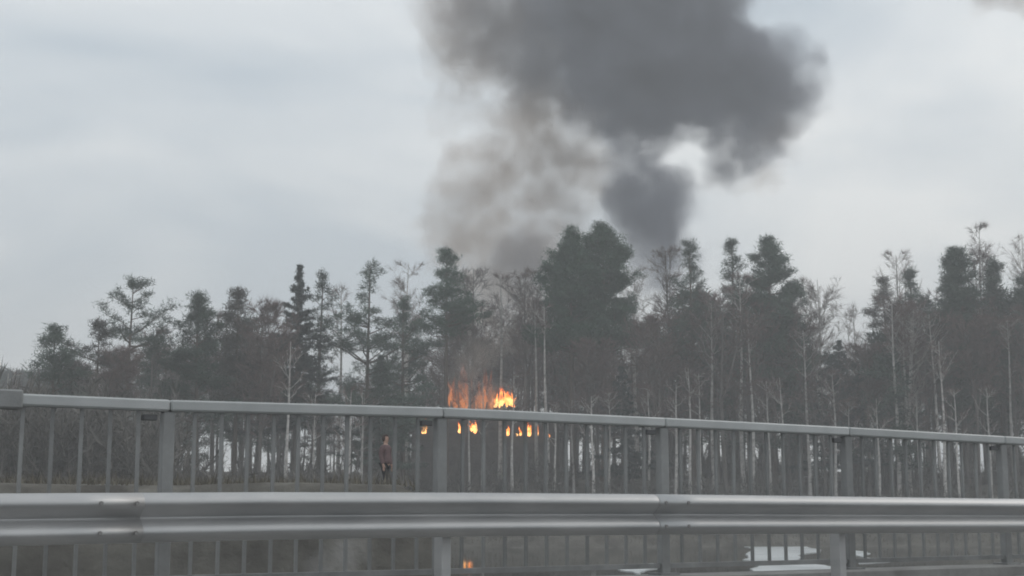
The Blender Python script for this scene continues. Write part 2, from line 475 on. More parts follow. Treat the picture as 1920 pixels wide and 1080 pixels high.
sp_me = MB().box((0, 0, 0), (.10, .13, .20)).bevel(.006).mesh('spacer')
# the post that shows below the beam stands at 1578 px, others follow every section
tt = np.linspace(-6, 22, 1500)
pxs = np.array([project(along(t, GUARD_OFF + .15, CZ))[0] for t in tt])
T_POST = float(np.interp(1578, pxs, tt))
P_STEP = T_POST - float(np.interp(838, pxs, tt))
for i in range(-2, 3):
    t = T_POST + i * P_STEP
    zt = guard_top_z(t) - .153
    p = along(t, GUARD_OFF + .21, DECK_Z + .002)
    child('guard_post', gp_me, M['galvanised'], guard, Matrix.Translation(p) @ R4 @ Matrix.Diagonal((1, 1, zt + .1 - DECK_Z, 1)))
    child('spacer', sp_me, M['galvanised'], guard, Matrix.Translation(along(t, GUARD_OFF + .08, zt)) @ R4)

# ------------------------------------------------------------------ trees
def nrm(a): return a / np.maximum(np.linalg.norm(a, axis=-1, keepdims=True), 1e-9)
def tubes(P, R, sides):
    """P (B,n,3) paths, R (B,n) radii -> verts, triangles"""
    B, n, _ = P.shape
    d = nrm(P[:, -1] - P[:, 0])
    ref = np.where(np.abs(d[:, 2:3]) > .9, np.array([[1., 0, 0]]), np.array([[0., 0, 1.]]))
    a = nrm(np.cross(d, ref)); b = np.cross(d, a)
    th = np.arange(sides) / sides * 2 * np.pi
    ring = np.cos(th)[None, :, None] * a[:, None] + np.sin(th)[None, :, None] * b[:, None]      # B,s,3
    V = P[:, :, None, :] + R[:, :, None, None] * ring[:, None]
    idx = np.arange(B * n * sides).reshape(B, n, sides)
    i00 = idx[:, :-1]; i10 = idx[:, 1:]
    i01 = np.roll(i00, -1, 2); i11 = np.roll(i10, -1, 2)
    T = np.concatenate([np.stack([i00, i01, i11], -1).reshape(-1, 3), np.stack([i00, i11, i10], -1).reshape(-1, 3)])
    return V.reshape(-1, 3), T
def blades(C, D, Ln, Wd, rg):
    """thin triangles: base C, direction D, length, width"""
    r = rg.normal(size=C.shape); s = nrm(np.cross(D, r)) * Wd[:, None] * .5
    V = np.stack([C - s, C + s, C + D * Ln[:, None]], 1).reshape(-1, 3)
    return V, np.arange(len(C) * 3).reshape(-1, 3)
def join(parts):
    Vs, Ts, o = [], [], 0
    for V, T in parts:
        Vs.append(V); Ts.append(T + o); o += len(V)
    return np.concatenate(Vs), np.concatenate(Ts)

def trunk_path(H, r0, rg, bend=.02, n=12, top=1.0, lean=(0, 0)):
    t = np.linspace(0, top, n)
    ph = rg.uniform(0, 6.28, 4)
    x = bend * H * (.6 * np.sin(t * 3 + ph[0]) - .6 * np.sin(ph[0]) + .25 * (np.sin(t * 8 + ph[1]) - np.sin(ph[1]))) + lean[0] * H * t
    y = bend * H * (.6 * np.sin(t * 3 + ph[2]) - .6 * np.sin(ph[2])) + lean[1] * H * t
    # keep the tip above the base
    x -= t / top * (x[-1] - lean[0] * H * top); y -= t / top * (y[-1] - lean[1] * H * top)
    P = np.stack([x, y, t * H], -1)
    R = r0 * (1 - t * .93) + .012
    R[0] *= 1.35
    return P, R
def along_trunk(P, z):
    return np.stack([np.interp(z, P[:, 2], P[:, 0]), np.interp(z, P[:, 2], P[:, 1]), z], -1)

def pine(seed, H, r, zb, kind='round', dens=1.0, tuft=1.0, bend=.012, lean=(0, 0)):
    """Scots pine: bare lower trunk, limbs carrying needle tufts. r crown radius, zb crown base height."""
    rg = np.random.default_rng(seed)
    P, R = trunk_path(H, .013 * H, rg, bend, lean=lean)
    ch = H - zb
    nw = max(8, int(ch / .55 * dens))
    z = zb + ch * np.linspace(0, .97, nw).repeat(4) + rg.normal(0, .22, nw * 4)
    keep = rg.random(len(z)) < (.88 if kind != 'layer' else .62)
    z = np.clip(z[keep], zb * .9, H * .985)
    t = np.clip((z - zb) / ch, 0, 1)
    if kind == 'round': prof = np.sqrt(np.clip(1 - ((t - .38) / .64) ** 2, .02, 1)) 
    elif kind == 'cone': prof = np.clip(1.03 - t, .03, 1) ** .8
    elif kind == 'layer': prof = np.clip(1.02 - t ** 1.6, .08, 1) * (.65 + .5 * (np.sin(t * 13 + rg.uniform(0, 6)) > -.1))
    else: prof = np.clip(1.1 - t ** 2, .15, 1)
    lobes = 1 + .22 * np.sin(t * 9 + rg.uniform(0, 6.3))
    Ln = r * prof * lobes * rg.uniform(.55, 1.15, len(z)) + .18
    az = rg.uniform(0, 2 * np.pi, len(z))
    el = np.radians(rg.normal(8, 10, len(z)) + 38 * t ** 2 + (0 if kind != 'layer' else -4))
    S = along_trunk(P, z)
    dirh = np.stack([np.cos(az), np.sin(az), np.zeros_like(az)], -1)
    s4 = np.linspace(0, 1, 5)
    curve = .16 * Ln[:, None] * (s4[None] ** 2)
    BP = S[:, None] + dirh[:, None] * (np.cos(el) * Ln)[:, None, None] * s4[None, :, None]
    BP[:, :, 2] += np.sin(el)[:, None] * Ln[:, None] * s4[None] + curve
    BP[:, 2:4] += rg.normal(0, .05, (len(z), 2, 3)) * Ln[:, None, None]
    BR = (.02 + .016 * Ln)[:, None] * (1 - .85 * s4[None])
    # dead stubs below the crown
    wood = [tubes(P[None], R[None], 9), tubes(BP, BR, 4)]
    ns = int(10 * dens); zs = rg.uniform(zb * .35, zb, ns); As = rg.uniform(0, 6.28, ns); Ls = rg.uniform(.3, 1.0, ns) * r * .5
    S2 = along_trunk(P, zs); E2 = S2 + np.stack([np.cos(As) * Ls, np.sin(As) * Ls, rg.uniform(-.15, .25, ns) * Ls], -1)
    wood.append(tubes(np.stack([S2, (S2 + E2) / 2 + rg.normal(0, .05, S2.shape), E2], 1), np.tile([[.03, .02, .008]], (ns, 1)), 3))
    # tufts
    per = np.maximum(4, (Ln * 6.5 * dens).astype(int))
    bi = np.repeat(np.arange(len(z)), per)
    u = rg.uniform(.28, 1.03, len(bi)) ** .8
    f = np.clip(u * 4, 0, 3.999); i0 = f.astype(int); fr = (f - i0)[:, None]
    C = BP[bi, i0] * (1 - fr) + BP[bi, np.minimum(i0 + 1, 4)] * fr
    side = nrm(np.cross(dirh[bi], [0, 0, 1.]))
    C = C + side * (rg.normal(0, .30, len(bi)) * Ln[bi] * (1.15 - u * .7))[:, None] + rg.normal(0, .10, C.shape)
    C[:, 2] += rg.uniform(-.05, .18, len(bi))
    top = along_trunk(P, rg.uniform(H - .06 * ch, H, 6)); C = np.concatenate([C, top])
    tt_ = rg.uniform(0, 1, len(C))
    m = int(24)
    CC = np.repeat(C, m, 0) + rg.normal(0, .15 * tuft, (len(C) * m, 3)) * np.array([1.25, 1.25, .7])
    Dn = nrm(rg.normal(0, 1, CC.shape) * np.array([1, 1, .8]) + np.array([0, 0, .35]))
    V, T = blades(CC, Dn, rg.uniform(.18, .42, len(CC)) * tuft, rg.uniform(.032, .065, len(CC)) * tuft, rg)
    return join(wood), (V, T), np.repeat(tt_, m).repeat(3)

def spruce(seed, H, r, zb, droop=.25, dens=1.0):
    rg = np.random.default_rng(seed)
    P, R = trunk_path(H, .014 * H, rg, .004)
    ch = H - zb
    nw = int(ch / .42 * dens)
    z = np.repeat(zb + ch * np.linspace(0, .985, nw), 6) + rg.normal(0, .10, nw * 6)
    z = np.clip(z[rg.random(len(z)) < .85], .3, H * .992); t = np.clip((z - zb) / ch, 0, 1)
    Ln = (r * np.clip(1 - t, .0, 1) ** .95 * rg.uniform(.55, 1.1, len(z)) + .06) * (1 + .18 * np.sin(z * 2.1 + rg.uniform(0, 6)))
    az = rg.uniform(0, 2 * np.pi, len(z)); dirh = np.stack([np.cos(az), np.sin(az), 0 * az], -1)
    S = along_trunk(P, z); s4 = np.linspace(0, 1, 5)
    dz = (.35 * t - droop * (1 - t))[:, None] * Ln[:, None] * (1.4 * s4[None] - .55 * s4[None] ** 2)
    dz += .10 * Ln[:, None] * s4[None] ** 3
    BP = S[:, None] + dirh[:, None] * Ln[:, None, None] * s4[None, :, None]; BP[:, :, 2] += dz
    BR = (.012 + .012 * Ln)[:, None] * (1 - .85 * s4[None])
    wood = [tubes(P[None], R[None], 9), tubes(BP, BR, 3)]
    per = np.maximum(3, (Ln * 9 * dens).astype(int)); bi = np.repeat(np.arange(len(z)), per)
    u = rg.uniform(.08, 1.02, len(bi)); f = np.clip(u * 4, 0, 3.999); i0 = f.astype(int); fr = (f - i0)[:, None]
    C = BP[bi, i0] * (1 - fr) + BP[bi, np.minimum(i0 + 1, 4)] * fr
    side = nrm(np.cross(dirh[bi], [0, 0, 1.])); C = C + side * (rg.normal(0, .16, len(bi)) * Ln[bi] * (1.1 - u))[:, None]
    C = np.concatenate([C, along_trunk(P, rg.uniform(H * .95, H, 4))]); tt_ = rg.uniform(0, 1, len(C)); m = 15
    CC = np.repeat(C, m, 0) + rg.normal(0, .07, (len(C) * m, 3))
    Dn = nrm(rg.normal(0, 1, CC.shape) + np.array([0, 0, -.35]))
    V, T = blades(CC, Dn, rg.uniform(.15, .34, len(CC)), rg.uniform(.05, .09, len(CC)), rg)
    return join(wood), (V, T), np.repeat(tt_, m).repeat(3)

def bare(seed, H, r, zb, dens=1.0, up=1.0, bend=.02, lean=(0, 0), fork=0, r0=None, tw=1.0):
    """leafless birch or alder: pale trunk, rising limbs, cloud of twigs"""
    rg = np.random.default_rng(seed)
    P, R = trunk_path(H, r0 or .0095 * H + .025, rg, bend, lean=lean)
    wood = [tubes(P[None], R[None], 8)]
    stems = [(P, zb)]
    for q in range(fork):
        zf = rg.uniform(.25, .5) * H; a = rg.uniform(0, 6.28); s = np.linspace(0, 1, 8)[:, None]
        b0 = along_trunk(P, np.array([zf]))[0]; hh = (H - zf) * rg.uniform(.75, .95)
        sp = r * rg.uniform(.4, .8)
        FP = b0 + np.concatenate([np.cos(a) * sp * s ** .8, np.sin(a) * sp * s ** .8, hh * s], 1)
        wood.append(tubes(FP[None], (.006 * H * (1 - .9 * s[:, 0]) + .01)[None], 6)); stems.append((FP, zf + .15 * hh))
    tw_V = []
    for SP, z0 in stems:
        ch = SP[-1, 2] - z0
        n1 = max(10, int(ch * 3.0 * dens))
        z = z0 + ch * rg.uniform(0, .98, n1) ** .9; t = (z - z0) / ch
        az = rg.uniform(0, 2 * np.pi, n1); dirh = np.stack([np.cos(az), np.sin(az), 0 * az], -1)
        prof = np.sqrt(np.clip(1 - ((t - .35) / .7) ** 2, .05, 1))
        hl = r * prof * rg.uniform(.5, 1.1, n1) + .1
        vl = hl * rg.uniform(.7, 1.6, n1) * up; vl = np.minimum(vl, (H - z) * .9 + .15)
        S = along_trunk(SP, z); s4 = np.linspace(0, 1, 5)
        B1 = S[:, None] + dirh[:, None] * hl[:, None, None] * (s4 ** .85)[None, :, None]
        B1[:, :, 2] += vl[:, None] * (s4 ** 1.1)[None]
        B1[:, 1:] += rg.normal(0, .045, (n1, 4, 3)) * hl[:, None, None]
        wood.append(tubes(B1, (.012 + .011 * hl)[:, None] * (1 - .82 * s4[None]), 4))
        k2 = 7; bi = np.repeat(np.arange(n1), k2); u = rg.uniform(.15, 1, len(bi)); f = np.clip(u * 4, 0, 3.999); i0 = f.astype(int); fr = (f - i0)[:, None]
        C = B1[bi, i0] * (1 - fr) + B1[bi, np.minimum(i0 + 1, 4)] * fr
        d1 = nrm(B1[bi, 4] - B1[bi, 0]); d2 = nrm(d1 + rg.normal(0, .55, d1.shape) + np.array([0, 0, .25 * up]))
        l2 = (hl[bi] * .5 * (1.2 - .6 * u) + .15) * rg.uniform(.6, 1.2, len(bi))
        E = C + d2 * l2[:, None]; E[:, 2] = np.minimum(E[:, 2], H * 1.0)
        wood.append(tubes(np.stack([C, (C + E) / 2 + rg.normal(0, .04, C.shape), E], 1), np.tile([[.013, .010, .005]], (len(C), 1)), 3))
        k3 = max(3, int(9 * dens)); bj = np.repeat(np.arange(len(C)), k3); v = rg.uniform(.1, 1, len(bj))[:, None]
        C3 = C[bj] * (1 - v) + E[bj] * v
        d3 = nrm(d2[bj] + rg.normal(0, .6, C3.shape) + np.array([0, 0, .1]))
        tw_V.append(blades(C3, d3, rg.uniform(.3, .85, len(C3)), rg.uniform(.016, .034, len(C3)) * tw, rg))
    V, T = join(tw_V)
    return join(wood), (V, T), np.random.default_rng(seed + 1).uniform(0, 1, len(V) // 3).repeat(3)

def put_tree(name, data, bark, leaf, loc, label, group, cat='tree', rz=0):
    (wv, wf), (lv, lf), tint = data
    root = empty(name, loc); root.rotation_euler.z = rz
    tag(root, label, cat, group)
    obj('trunk', mesh_np('trunk', wv, wf, smooth=True), bark, root)
    obj('crown', mesh_np('crown', lv, lf, {'tint': tint}), leaf, root)
    return root

def spot(px, py, D):
    p = at(px, py, D); z = gz(p.x, p.y)
    return Vector((p.x, p.y, z - .05)), p.z - z + .05
def m_of(px, D): return px * D / FPX
GP, GS, GB = 'pines along the edge of the wood', 'spruces along the edge of the wood', 'bare trees along the edge of the wood'

# kind, x, top y, distance, half width px, crown base y, style, density, needle, label
PINES = [
 (103, 622, 92, 50, 760, 'cone', 1.0, 'needle', 'short dark pine standing alone, leftmost in front of the far treeline'),
 (186, 606, 96, 46, 760, 'layer', 1.1, 'needle_brown', 'brownish low pine with flat layered branches left of the tall airy pine'),
 (250, 530, 100, 66, 690, 'layer', .95, 'needle', 'tall airy pine with open spreading top near the left handrail end'),
 (372, 556, 98, 54, 790, 'cone', 1.25, 'needle', 'dense dark rounded pine between the airy pine and the pointed spruce'),
 (447, 550, 102, 40, 770, 'cone', 1.2, 'needle_brown', 'narrow pine with thin leader poking above brown thicket beside the pointed spruce'),
 (606, 512, 112, 32, 760, 'cone', .7, 'needle', 'slim pale grey pine just right of the pointed spruce'),
 (694, 496, 108, 62, 830, 'layer', 1.0, 'needle', 'pine with flat tiered branches left of the fire'),
 (756, 560, 112, 42, 820, 'layer', .9, 'needle', 'lower ragged pine between the tiered pine and the bare birch'),
 (838, 474, 116, 44, 640, 'cone', 1.15, 'needle_green', 'tall pointed pine with bare brown trunk above the burning windows'),
 (1072, 436, 118, 54, 660, 'cone', 1.5, 'needle_green', 'large dense green pine in front of the smoke, left of twin tops'),
 (1128, 428, 121, 62, 660, 'dome', 1.5, 'needle_green', 'large dense green pine in front of the smoke, right of twin tops'),
 (1292, 458, 120, 44, 680, 'cone', .85, 'needle', 'open topped pine just right of the dark smoke column'),
 (1372, 454, 124, 40, 700, 'cone', .9, 'needle', 'pine with ragged upright tips between two rounder pines right of smoke'),
 (1440, 449, 119, 50, 720, 'dome', 1.3, 'needle', 'round headed dark pine at the edge of the sky gap'),
 (1484, 530, 126, 34, 720, 'cone', 1.0, 'needle', 'shorter pine under the shoulder of the round headed pine'),
 (1655, 524, 122, 46, 800, 'layer', 1.15, 'needle_brown', 'brownish pine with jagged branches on the right side of sky gap'),
 (1706, 508, 126, 34, 720, 'cone', .9, 'needle', 'pine with sparse tufted top between brownish pine and massive pine'),
 (1794, 472, 118, 54, 780, 'dome', 1.4, 'needle', 'massive dark pine with domed crown beneath the tallest birch'),
 (1864, 490, 123, 44, 780, 'cone', 1.25, 'needle', 'dark pine with sloping crown right of the massive domed pine'),
 (1925, 530, 119, 36, 780, 'round', 1.2, 'needle', 'dark pine cut by the right edge of the picture'),
]
for i, (x, ty, D, hw, by, style, den, nd, lab) in enumerate(PINES):
    loc, H = spot(x, ty, D)
    zb = at(x, by, D).z - loc.z
    put_tree('pine_tree', pine(100 + i, H, m_of(hw * (1.75 if style == 'layer' else (1.5 if style == 'cone' else 1.2)), D), max(zb, 1.2), style, den, tuft=1.0 if den < 1.3 else 1.2), M['pine_bark'], M[nd], loc, lab, GP, rz=i * 1.3)
SPRUCES = [
 (561, 498, 104, 52, 790, 1.0, 'needle_blue', 'dark pointed spruce with spire top left of the fire'),
 (1572, 640, 118, 58, 860, .9, 'needle_blue', 'low bluish spruce filling the foot of the sky gap'),
 (715, 668, 106, 44, 860, .9, 'needle', 'short dark spruce under the tiered pine left of the fire'),
 (1165, 690, 113, 44, 880, .8, 'needle_blue', 'short spruce with gaps of sky below the twin green pines'),
]
for i, (x, ty, D, hw, by, den, nd, lab) in enumerate(SPRUCES):
    loc, H = spot(x, ty, D)
    zb = at(x, by, D).z - loc.z
    put_tree('spruce_tree', spruce(200 + i, H, m_of(hw * 2.0, D), max(zb, .6), .28, den), M['spruce_bark'], M[nd], loc, lab, GS, rz=i)
BARES = [
 (288, 622, 103, 42, 750, 1.3, 'grey_bark', 0, (0, 0), 'brown bare tree at the foot of the tall airy pine'),
 (408, 590, 106, 40, 740, 1.2, 'grey_bark', 1, (0, 0), 'thin bare tree between the rounded pine and narrow pine'),
 (492, 572, 100, 44, 750, 1.7, 'grey_bark', 2, (0, 0), 'dense brown bare thicket tree just left of the pointed spruce'),
 (640, 545, 114, 36, 700, .9, 'birch_bark', 0, (0, 0), 'pale thin birch behind the tiered pine'),
 (766, 494, 122, 36, 680, 1.0, 'birch_bark', 1, (0, 0), 'pale fan shaped birch between the tiered pine and pointed pine'),
 (888, 505, 124, 40, 690, 1.3, 'grey_bark', 1, (0, 0), 'smoke veiled bare tree just right of the pointed pine'),
 (938, 520, 119, 34, 650, 1.1, 'birch_bark', 0, (0, 0), 'straight pale birch trunk rising from the brightest flames'),
 (985, 512, 122, 42, 680, 1.4, 'grey_bark', 1, (0, 0), 'mauve bare tree left of the twin green pines'),
 (1003, 570, 117, 26, 650, .8, 'birch_bark', 0, (-.012, 0), 'slender pale birch, left of a leaning pair by the green pines'),
 (1020, 575, 116, 26, 650, .8, 'birch_bark', 0, (-.02, 0), 'slender pale birch, right of a leaning pair by the green pines'),
 (1190, 505, 124, 34, 660, .9, 'birch_bark', 1, (0, 0), 'pinkish bare birch between the green pines and the open topped pine'),
 (1248, 470, 126, 34, 660, 1.0, 'grey_bark', 1, (0, 0), 'bare tree with reddish twigs under the dark smoke column'),
 (1333, 560, 116, 34, 720, 1.1, 'birch_bark', 0, (0, 0), 'bright white birch trunk right of the open topped pine'),
 (1387, 520, 117, 30, 640, 1.1, 'birch_bark', 0, (.004, 0), 'tall pale birch trunk beneath the ragged pine'),
 (1402, 600, 114, 28, 700, 1.0, 'birch_bark', 0, (-.008, 0), 'shorter pale birch right of the tall pale trunk'),
 (1466, 580, 120, 34, 700, 1.3, 'grey_bark', 1, (0, 0), 'brown bare tree under the round headed pine'),
 (1506, 620, 115, 32, 720, 1.1, 'birch_bark', 0, (-.01, 0), 'crooked pale birch at the left of the sky gap'),
 (1532, 524, 127, 42, 660, 1.0, 'birch_bark', 2, (0, 0), 'sparse fan shaped birch standing in the sky gap'),
 (1600, 575, 132, 36, 680, .6, 'birch_bark', 1, (0, 0), 'very thin faint birch in the middle of the sky gap'),
 (1672, 560, 114, 28, 690, 1.0, 'birch_bark', 0, (.003, 0), 'straight pale birch trunk in front of brownish pine'),
 (1680, 478, 128, 44, 610, .8, 'birch_bark', 2, (0, 0), 'tall wispy birch rising above the brownish pine'),
 (1692, 570, 115, 36, 700, 1.2, 'birch_bark', 2, (0, 0), 'forked pale birch right of the straight pale trunk'),
 (1742, 590, 116, 32, 720, 1.1, 'birch_bark', 0, (-.03, 0), 'pale birch bending left under the massive pine'),
 (1836, 424, 125, 30, 600, .9, 'birch_bark', 2, (0, 0), 'tallest wispy birch above the massive domed pine'),
 (1916, 440, 128, 34, 620, .8, 'birch_bark', 2, (0, 0), 'wispy birch at the right edge above the pines'),
 (545, 640, 97, 24, 760, .8, 'birch_bark', 0, (0, 0), 'slim pale trunk in front of the pointed spruce'),
 (1760, 640, 113, 26, 760, .9, 'birch_bark', 0, (0, 0), 'thin upright birch beside the bending birch'),
 (1888, 600, 114, 30, 720, 1.0, 'birch_bark', 0, (0, 0), 'pale birch trunk in front of the sloping dark pine'),
 (1290, 690, 112, 22, 790, .8, 'birch_bark', 0, (0, 0), 'young pale birch left of the bright white trunk'),
 (1310, 700, 113, 20, 790, .8, 'birch_bark', 0, (0, 0), 'young pale birch touching the bright white trunk'),
 (1115, 640, 113, 40, 760, 1.6, 'grey_bark', 2, (0, 0), 'dark bare tree under the twin green pines'),
 (1235, 600, 115, 44, 740, 1.7, 'grey_bark', 2, (0, 0), 'dense brown bare tree right of the short spruce'),
 (1620, 650, 117, 40, 770, 1.5, 'grey_bark', 2, (0, 0), 'brown bare tree right of the low bluish spruce'),
 (1820, 600, 115, 44, 740, 1.7, 'grey_bark', 2, (0, 0), 'dense grey bare tree in front of the massive pine'),
 (222, 660, 94, 40, 750, 1.5, 'grey_bark', 2, (0, 0), 'low brown bare tree below the flat layered pine'),
]
for i, (x, ty, D, hw, by, den, bk, fork, lean, lab) in enumerate(BARES):
    loc, H = spot(x - 0, ty, D)
    loc.x -= lean[0] * H
    zb = at(x, by, D).z - loc.z
    put_tree('birch_tree' if bk == 'birch_bark' else 'bare_tree', bare(300 + i, H, m_of(hw, D), max(zb, 1.5), den, fork=fork, lean=lean, bend=.012), M[bk], M['twig'], loc, lab, GB)

YB = [18, 150, 330, 590, 655, 682, 880, 905, 962, 1040, 1075, 1110, 1142, 1213, 1265, 1440, 1463, 1560, 1590, 1640, 1720, 1790, 1850]
BAYS = [(-50, 315, 'left of the first railing post'), (315, 830, 'between the first and second railing posts'), (830, 1250, 'between the second and third railing posts'),
        (1250, 1598, 'between the third and fourth railing posts'), (1598, 1990, 'right of the fourth railing post')]
ORD = ['first', 'second', 'third', 'fourth', 'fifth', 'sixth', 'seventh', 'eighth', 'ninth']
for i, x in enumerate(YB):
    D = (94 if x < 700 else 109) + (i * 37 % 7) * .6
    loc, H = spot(x, 700 + (i * 53 % 60), D)
    a_, b_, bay = [q for q in BAYS if q[0] <= x < q[1]][0]
    lab = 'young birch with pale trunk seen %s, %s from left' % (bay, ORD[[q for q in YB if a_ <= q < b_].index(x)])
    put_tree('birch_tree', bare(400 + i, H, m_of(24, D), max(H * .55, 1.5), .7, lean=((i % 5 - 2) * .006, 0), bend=.014, r0=.10 + .02 * (i % 3)), M['birch_bark'], M['twig'], loc, lab, 'young birches behind the railing')

# wood behind and undergrowth: masses nobody could count
def mass(name, items, label, mats, cat):
    """items: list of (data, loc); wood and twigs joined into one object with two materials"""
    Vs, Fs, mi, tn, o = [], [], [], [], 0
    for (data, loc) in items:
        (wv, wf), (lv, lf), tint = data[:3]
        which = data[3] if len(data) > 3 else 1
        l = np.array(loc)
        Vs += [wv + l, lv + l]; Fs += [wf + o, lf + o + len(wv)]; o += len(wv) + len(lv)
        mi += [np.zeros(len(wf), np.int32), np.full(len(lf), which, np.int32)]
        tn += [np.full(len(wv), .5), tint]
    me = mesh_np(name, np.concatenate(Vs), np.concatenate(Fs), {'tint': np.concatenate(tn)})
    for m in mats: me.materials.append(m)
    me.polygons.foreach_set('material_index', np.concatenate(mi))
    ob = obj(name, me); tag(ob, label, cat, kind='stuff'); return ob
rg = np.random.default_rng(77)
protoB = [bare(900 + i, 13 + 1.2 * i, 2.5, 3.0, .62, fork=1, tw=2.3) for i in range(5)]
protoP = [pine(920 + i, 14 + i, 2.3, 4.0, ['round', 'cone', 'layer'][i % 3], .3, tuft=2.3) for i in range(4)]
items = []
sky_y = [(0, 715), (60, 700), (150, 655), (250, 635), (330, 600), (480, 588), (530, 635), (640, 680), (720, 640), (800, 600), (880, 560), (1000, 530), (1100, 520), (1175, 620), (1240, 560), (1300, 530), (1460, 515), (1510, 590), (1580, 690), (1620, 640), (1700, 560), (1800, 510), (1950, 530)]
for row, (D, step) in enumerate([(132, 40), (140, 36), (150, 32), (162, 28), (119, 34)]):
    for x in np.arange(-30, 1970, step):
        x = x + rg.uniform(-14, 14); d = D + rg.uniform(-5, 5)
        if 560 < x < 830 and row == 0: continue
        if row == 4 and 540 < x < 1240: continue
        yt = np.interp(x, [a for a, b in sky_y], [b for a, b in sky_y]) + rg.uniform(5, 95) + row % 4 * 10
        p = at(x, yt, d); z0 = gz(p.x, p.y); H = p.z - z0
        isP = rg.random() < .3
        dt = protoP[rg.integers(4)] if isP else protoB[rg.integers(5)]
        s = H / dt[0][0][:, 2].max(); sw = s * rg.uniform(.9, 1.3)
        a = rg.uniform(0, 6.28); Rm = np.array([[math.cos(a) * sw, -math.sin(a) * sw, 0], [math.sin(a) * sw, math.cos(a) * sw, 0], [0, 0, s]])
        items.append((((dt[0][0] @ Rm.T, dt[0][1]), (dt[1][0] @ Rm.T, dt[1][1]), dt[2], 2 if isP else 1), (p.x, p.y, z0 - .1)))
mass('wood', items, 'dense grey brown wood of bare trees and pines behind the forest edge', [M['grey_bark'], M['twig'], M['needle']], 'wood')

def brush_proto(seed, H, r, n):
    rg = np.random.default_rng(seed)
    b0 = np.stack([rg.normal(0, .25 * r, n), rg.normal(0, .25 * r, n), np.zeros(n)], -1)
    d = nrm(np.stack([rg.normal(0, .35, n), rg.normal(0, .35, n), np.ones(n)], -1)); L_ = H * rg.uniform(.5, 1.05, n)
    s = np.linspace(0, 1, 4); BP = b0[:, None] + d[:, None] * L_[:, None, None] * s[None, :, None]; BP[:, 1:] += rg.normal(0, .05 * H, (n, 3, 3)) * np.array([1, 1, .2])
    wood = tubes(BP, np.tile(.02 * (1 - .8 * s)[None], (n, 1)), 3)
    k = 34; bi = np.repeat(np.arange(n), k); f = rg.uniform(.3, 2.99, len(bi)); i0 = f.astype(int); fr = (f - i0)[:, None]
    C = BP[bi, i0] * (1 - fr) + BP[bi, i0 + 1] * fr; D3 = nrm(d[bi] + rg.normal(0, .55, C.shape))
    tw = blades(C, D3, rg.uniform(.3, .8, len(C)), rg.uniform(.03, .08, len(C)), rg)
    return wood, tw, rg.uniform(0, 1, len(C)).repeat(3)
bp = [brush_proto(950 + i, 3.2, 1.6, 14) for i in range(6)]
items = []
for i in range(470):
    x = rg.uniform(-60, 1980) if i < 300 else rg.uniform(-60, 760); d = rg.uniform(106, 128) if x > 700 else rg.uniform(76, 112)
    p = at(x, 955, d); z0 = gz(p.x, p.y)
    if 740 < x < 1080 and 117 < d: continue
    dt = bp[rg.integers(6)]; s = rg.uniform(.8, 1.9) if x < 740 else (rg.uniform(.35, 1.3) if x > 1080 else rg.uniform(.6, 1.4)); a = rg.uniform(0, 6.28)
    Rm = np.array([[math.cos(a) * s, -math.sin(a) * s, 0], [math.sin(a) * s, math.cos(a) * s, 0], [0, 0, s]])
    items.append((((dt[0][0] @ Rm.T, dt[0][1]), (dt[1][0] @ Rm.T, dt[1][1]), dt[2]), (p.x, p.y, z0 - .1)))
mass('undergrowth', items, 'leafless brown undergrowth along the foot of the wood', [M['grey_bark'], M['brush']], 'undergrowth')

# dead grass on the near bank and along the far shore
n = 42000
gx = np.concatenate([rg.uniform(-26, -2, n // 2), rg.uniform(-30, 48, n // 2)]); gy = np.concatenate([rg.uniform(36, 70, n // 2), rg.uniform(101, 112, n // 2)])
gzv = ground_z(gx, gy); ok = gzv > WATER_Z + .12
C = np.stack([gx, gy, gzv - .02], -1)[ok]
Dg = nrm(rg.normal(0, .35, C.shape) + np.array([0, 0, 1.0]))
V, T = blades(C, Dg, rg.uniform(.15, .5, len(C)), rg.uniform(.02, .05, len(C)), rg)
g_o = obj('grass', mesh_np('grass', V, T, {'tint': rg.uniform(0, 1, len(C)).repeat(3)}), M['dead_grass'])
tag(g_o, 'pale dead grass on the banks', 'grass', kind='stuff')

# far treeline seen past the end of the handrail
protoF = [pine(940 + i, 13, 2.2, 3, 'cone', .12, tuft=3.8) for i in range(3)]
items = []
for x in np.arange(-160, 130, 11):
    d = rg.uniform(195, 215); yt = rg.uniform(698, 722); p = at(x, yt, d); z0 = gz(p.x, p.y); H = p.z - z0
    dt = protoF[rg.integers(3)]; s = H / dt[0][0][:, 2].max(); sw = s * 1.1
    Rm = np.diag([sw, sw, s]); items.append((((dt[0][0] @ Rm, dt[0][1]), (dt[1][0] @ Rm, dt[1][1]), dt[2]), (p.x, p.y, z0)))
mass('distant_wood', items, 'low dark treeline far away past the handrail end', [M['grey_bark'], M['needle_blue']], 'wood')

# ------------------------------------------------------------------ burning house behind the trees
HD = 121.0
hw0, hw1 = at(772, 800, HD), at(1048, 800, HD)
h_g = gz((hw0.x + hw1.x) / 2, HD) - .3
eave = at(900, 774, HD).z
house = empty('burning_house', (0, HD, h_g))
tag(house, 'charred house with a row of glowing windows behind the trees', 'house')
def hpart(name, me, mat, parent=house, inv=True):
    o = obj(name, me, mat, parent)
    if inv: o.location = (-house.location.x, -house.location.y, -house.location.z)
    return o
WINS = [(797, 6, 784, 813), (862, 5, 786, 812), (891, 7, 785, 813), (951, 6, 790, 816), (973, 4, 790, 816), (990, 6, 792, 818), (1006, 4, 792, 816), (1031, 4, 806, 820)]
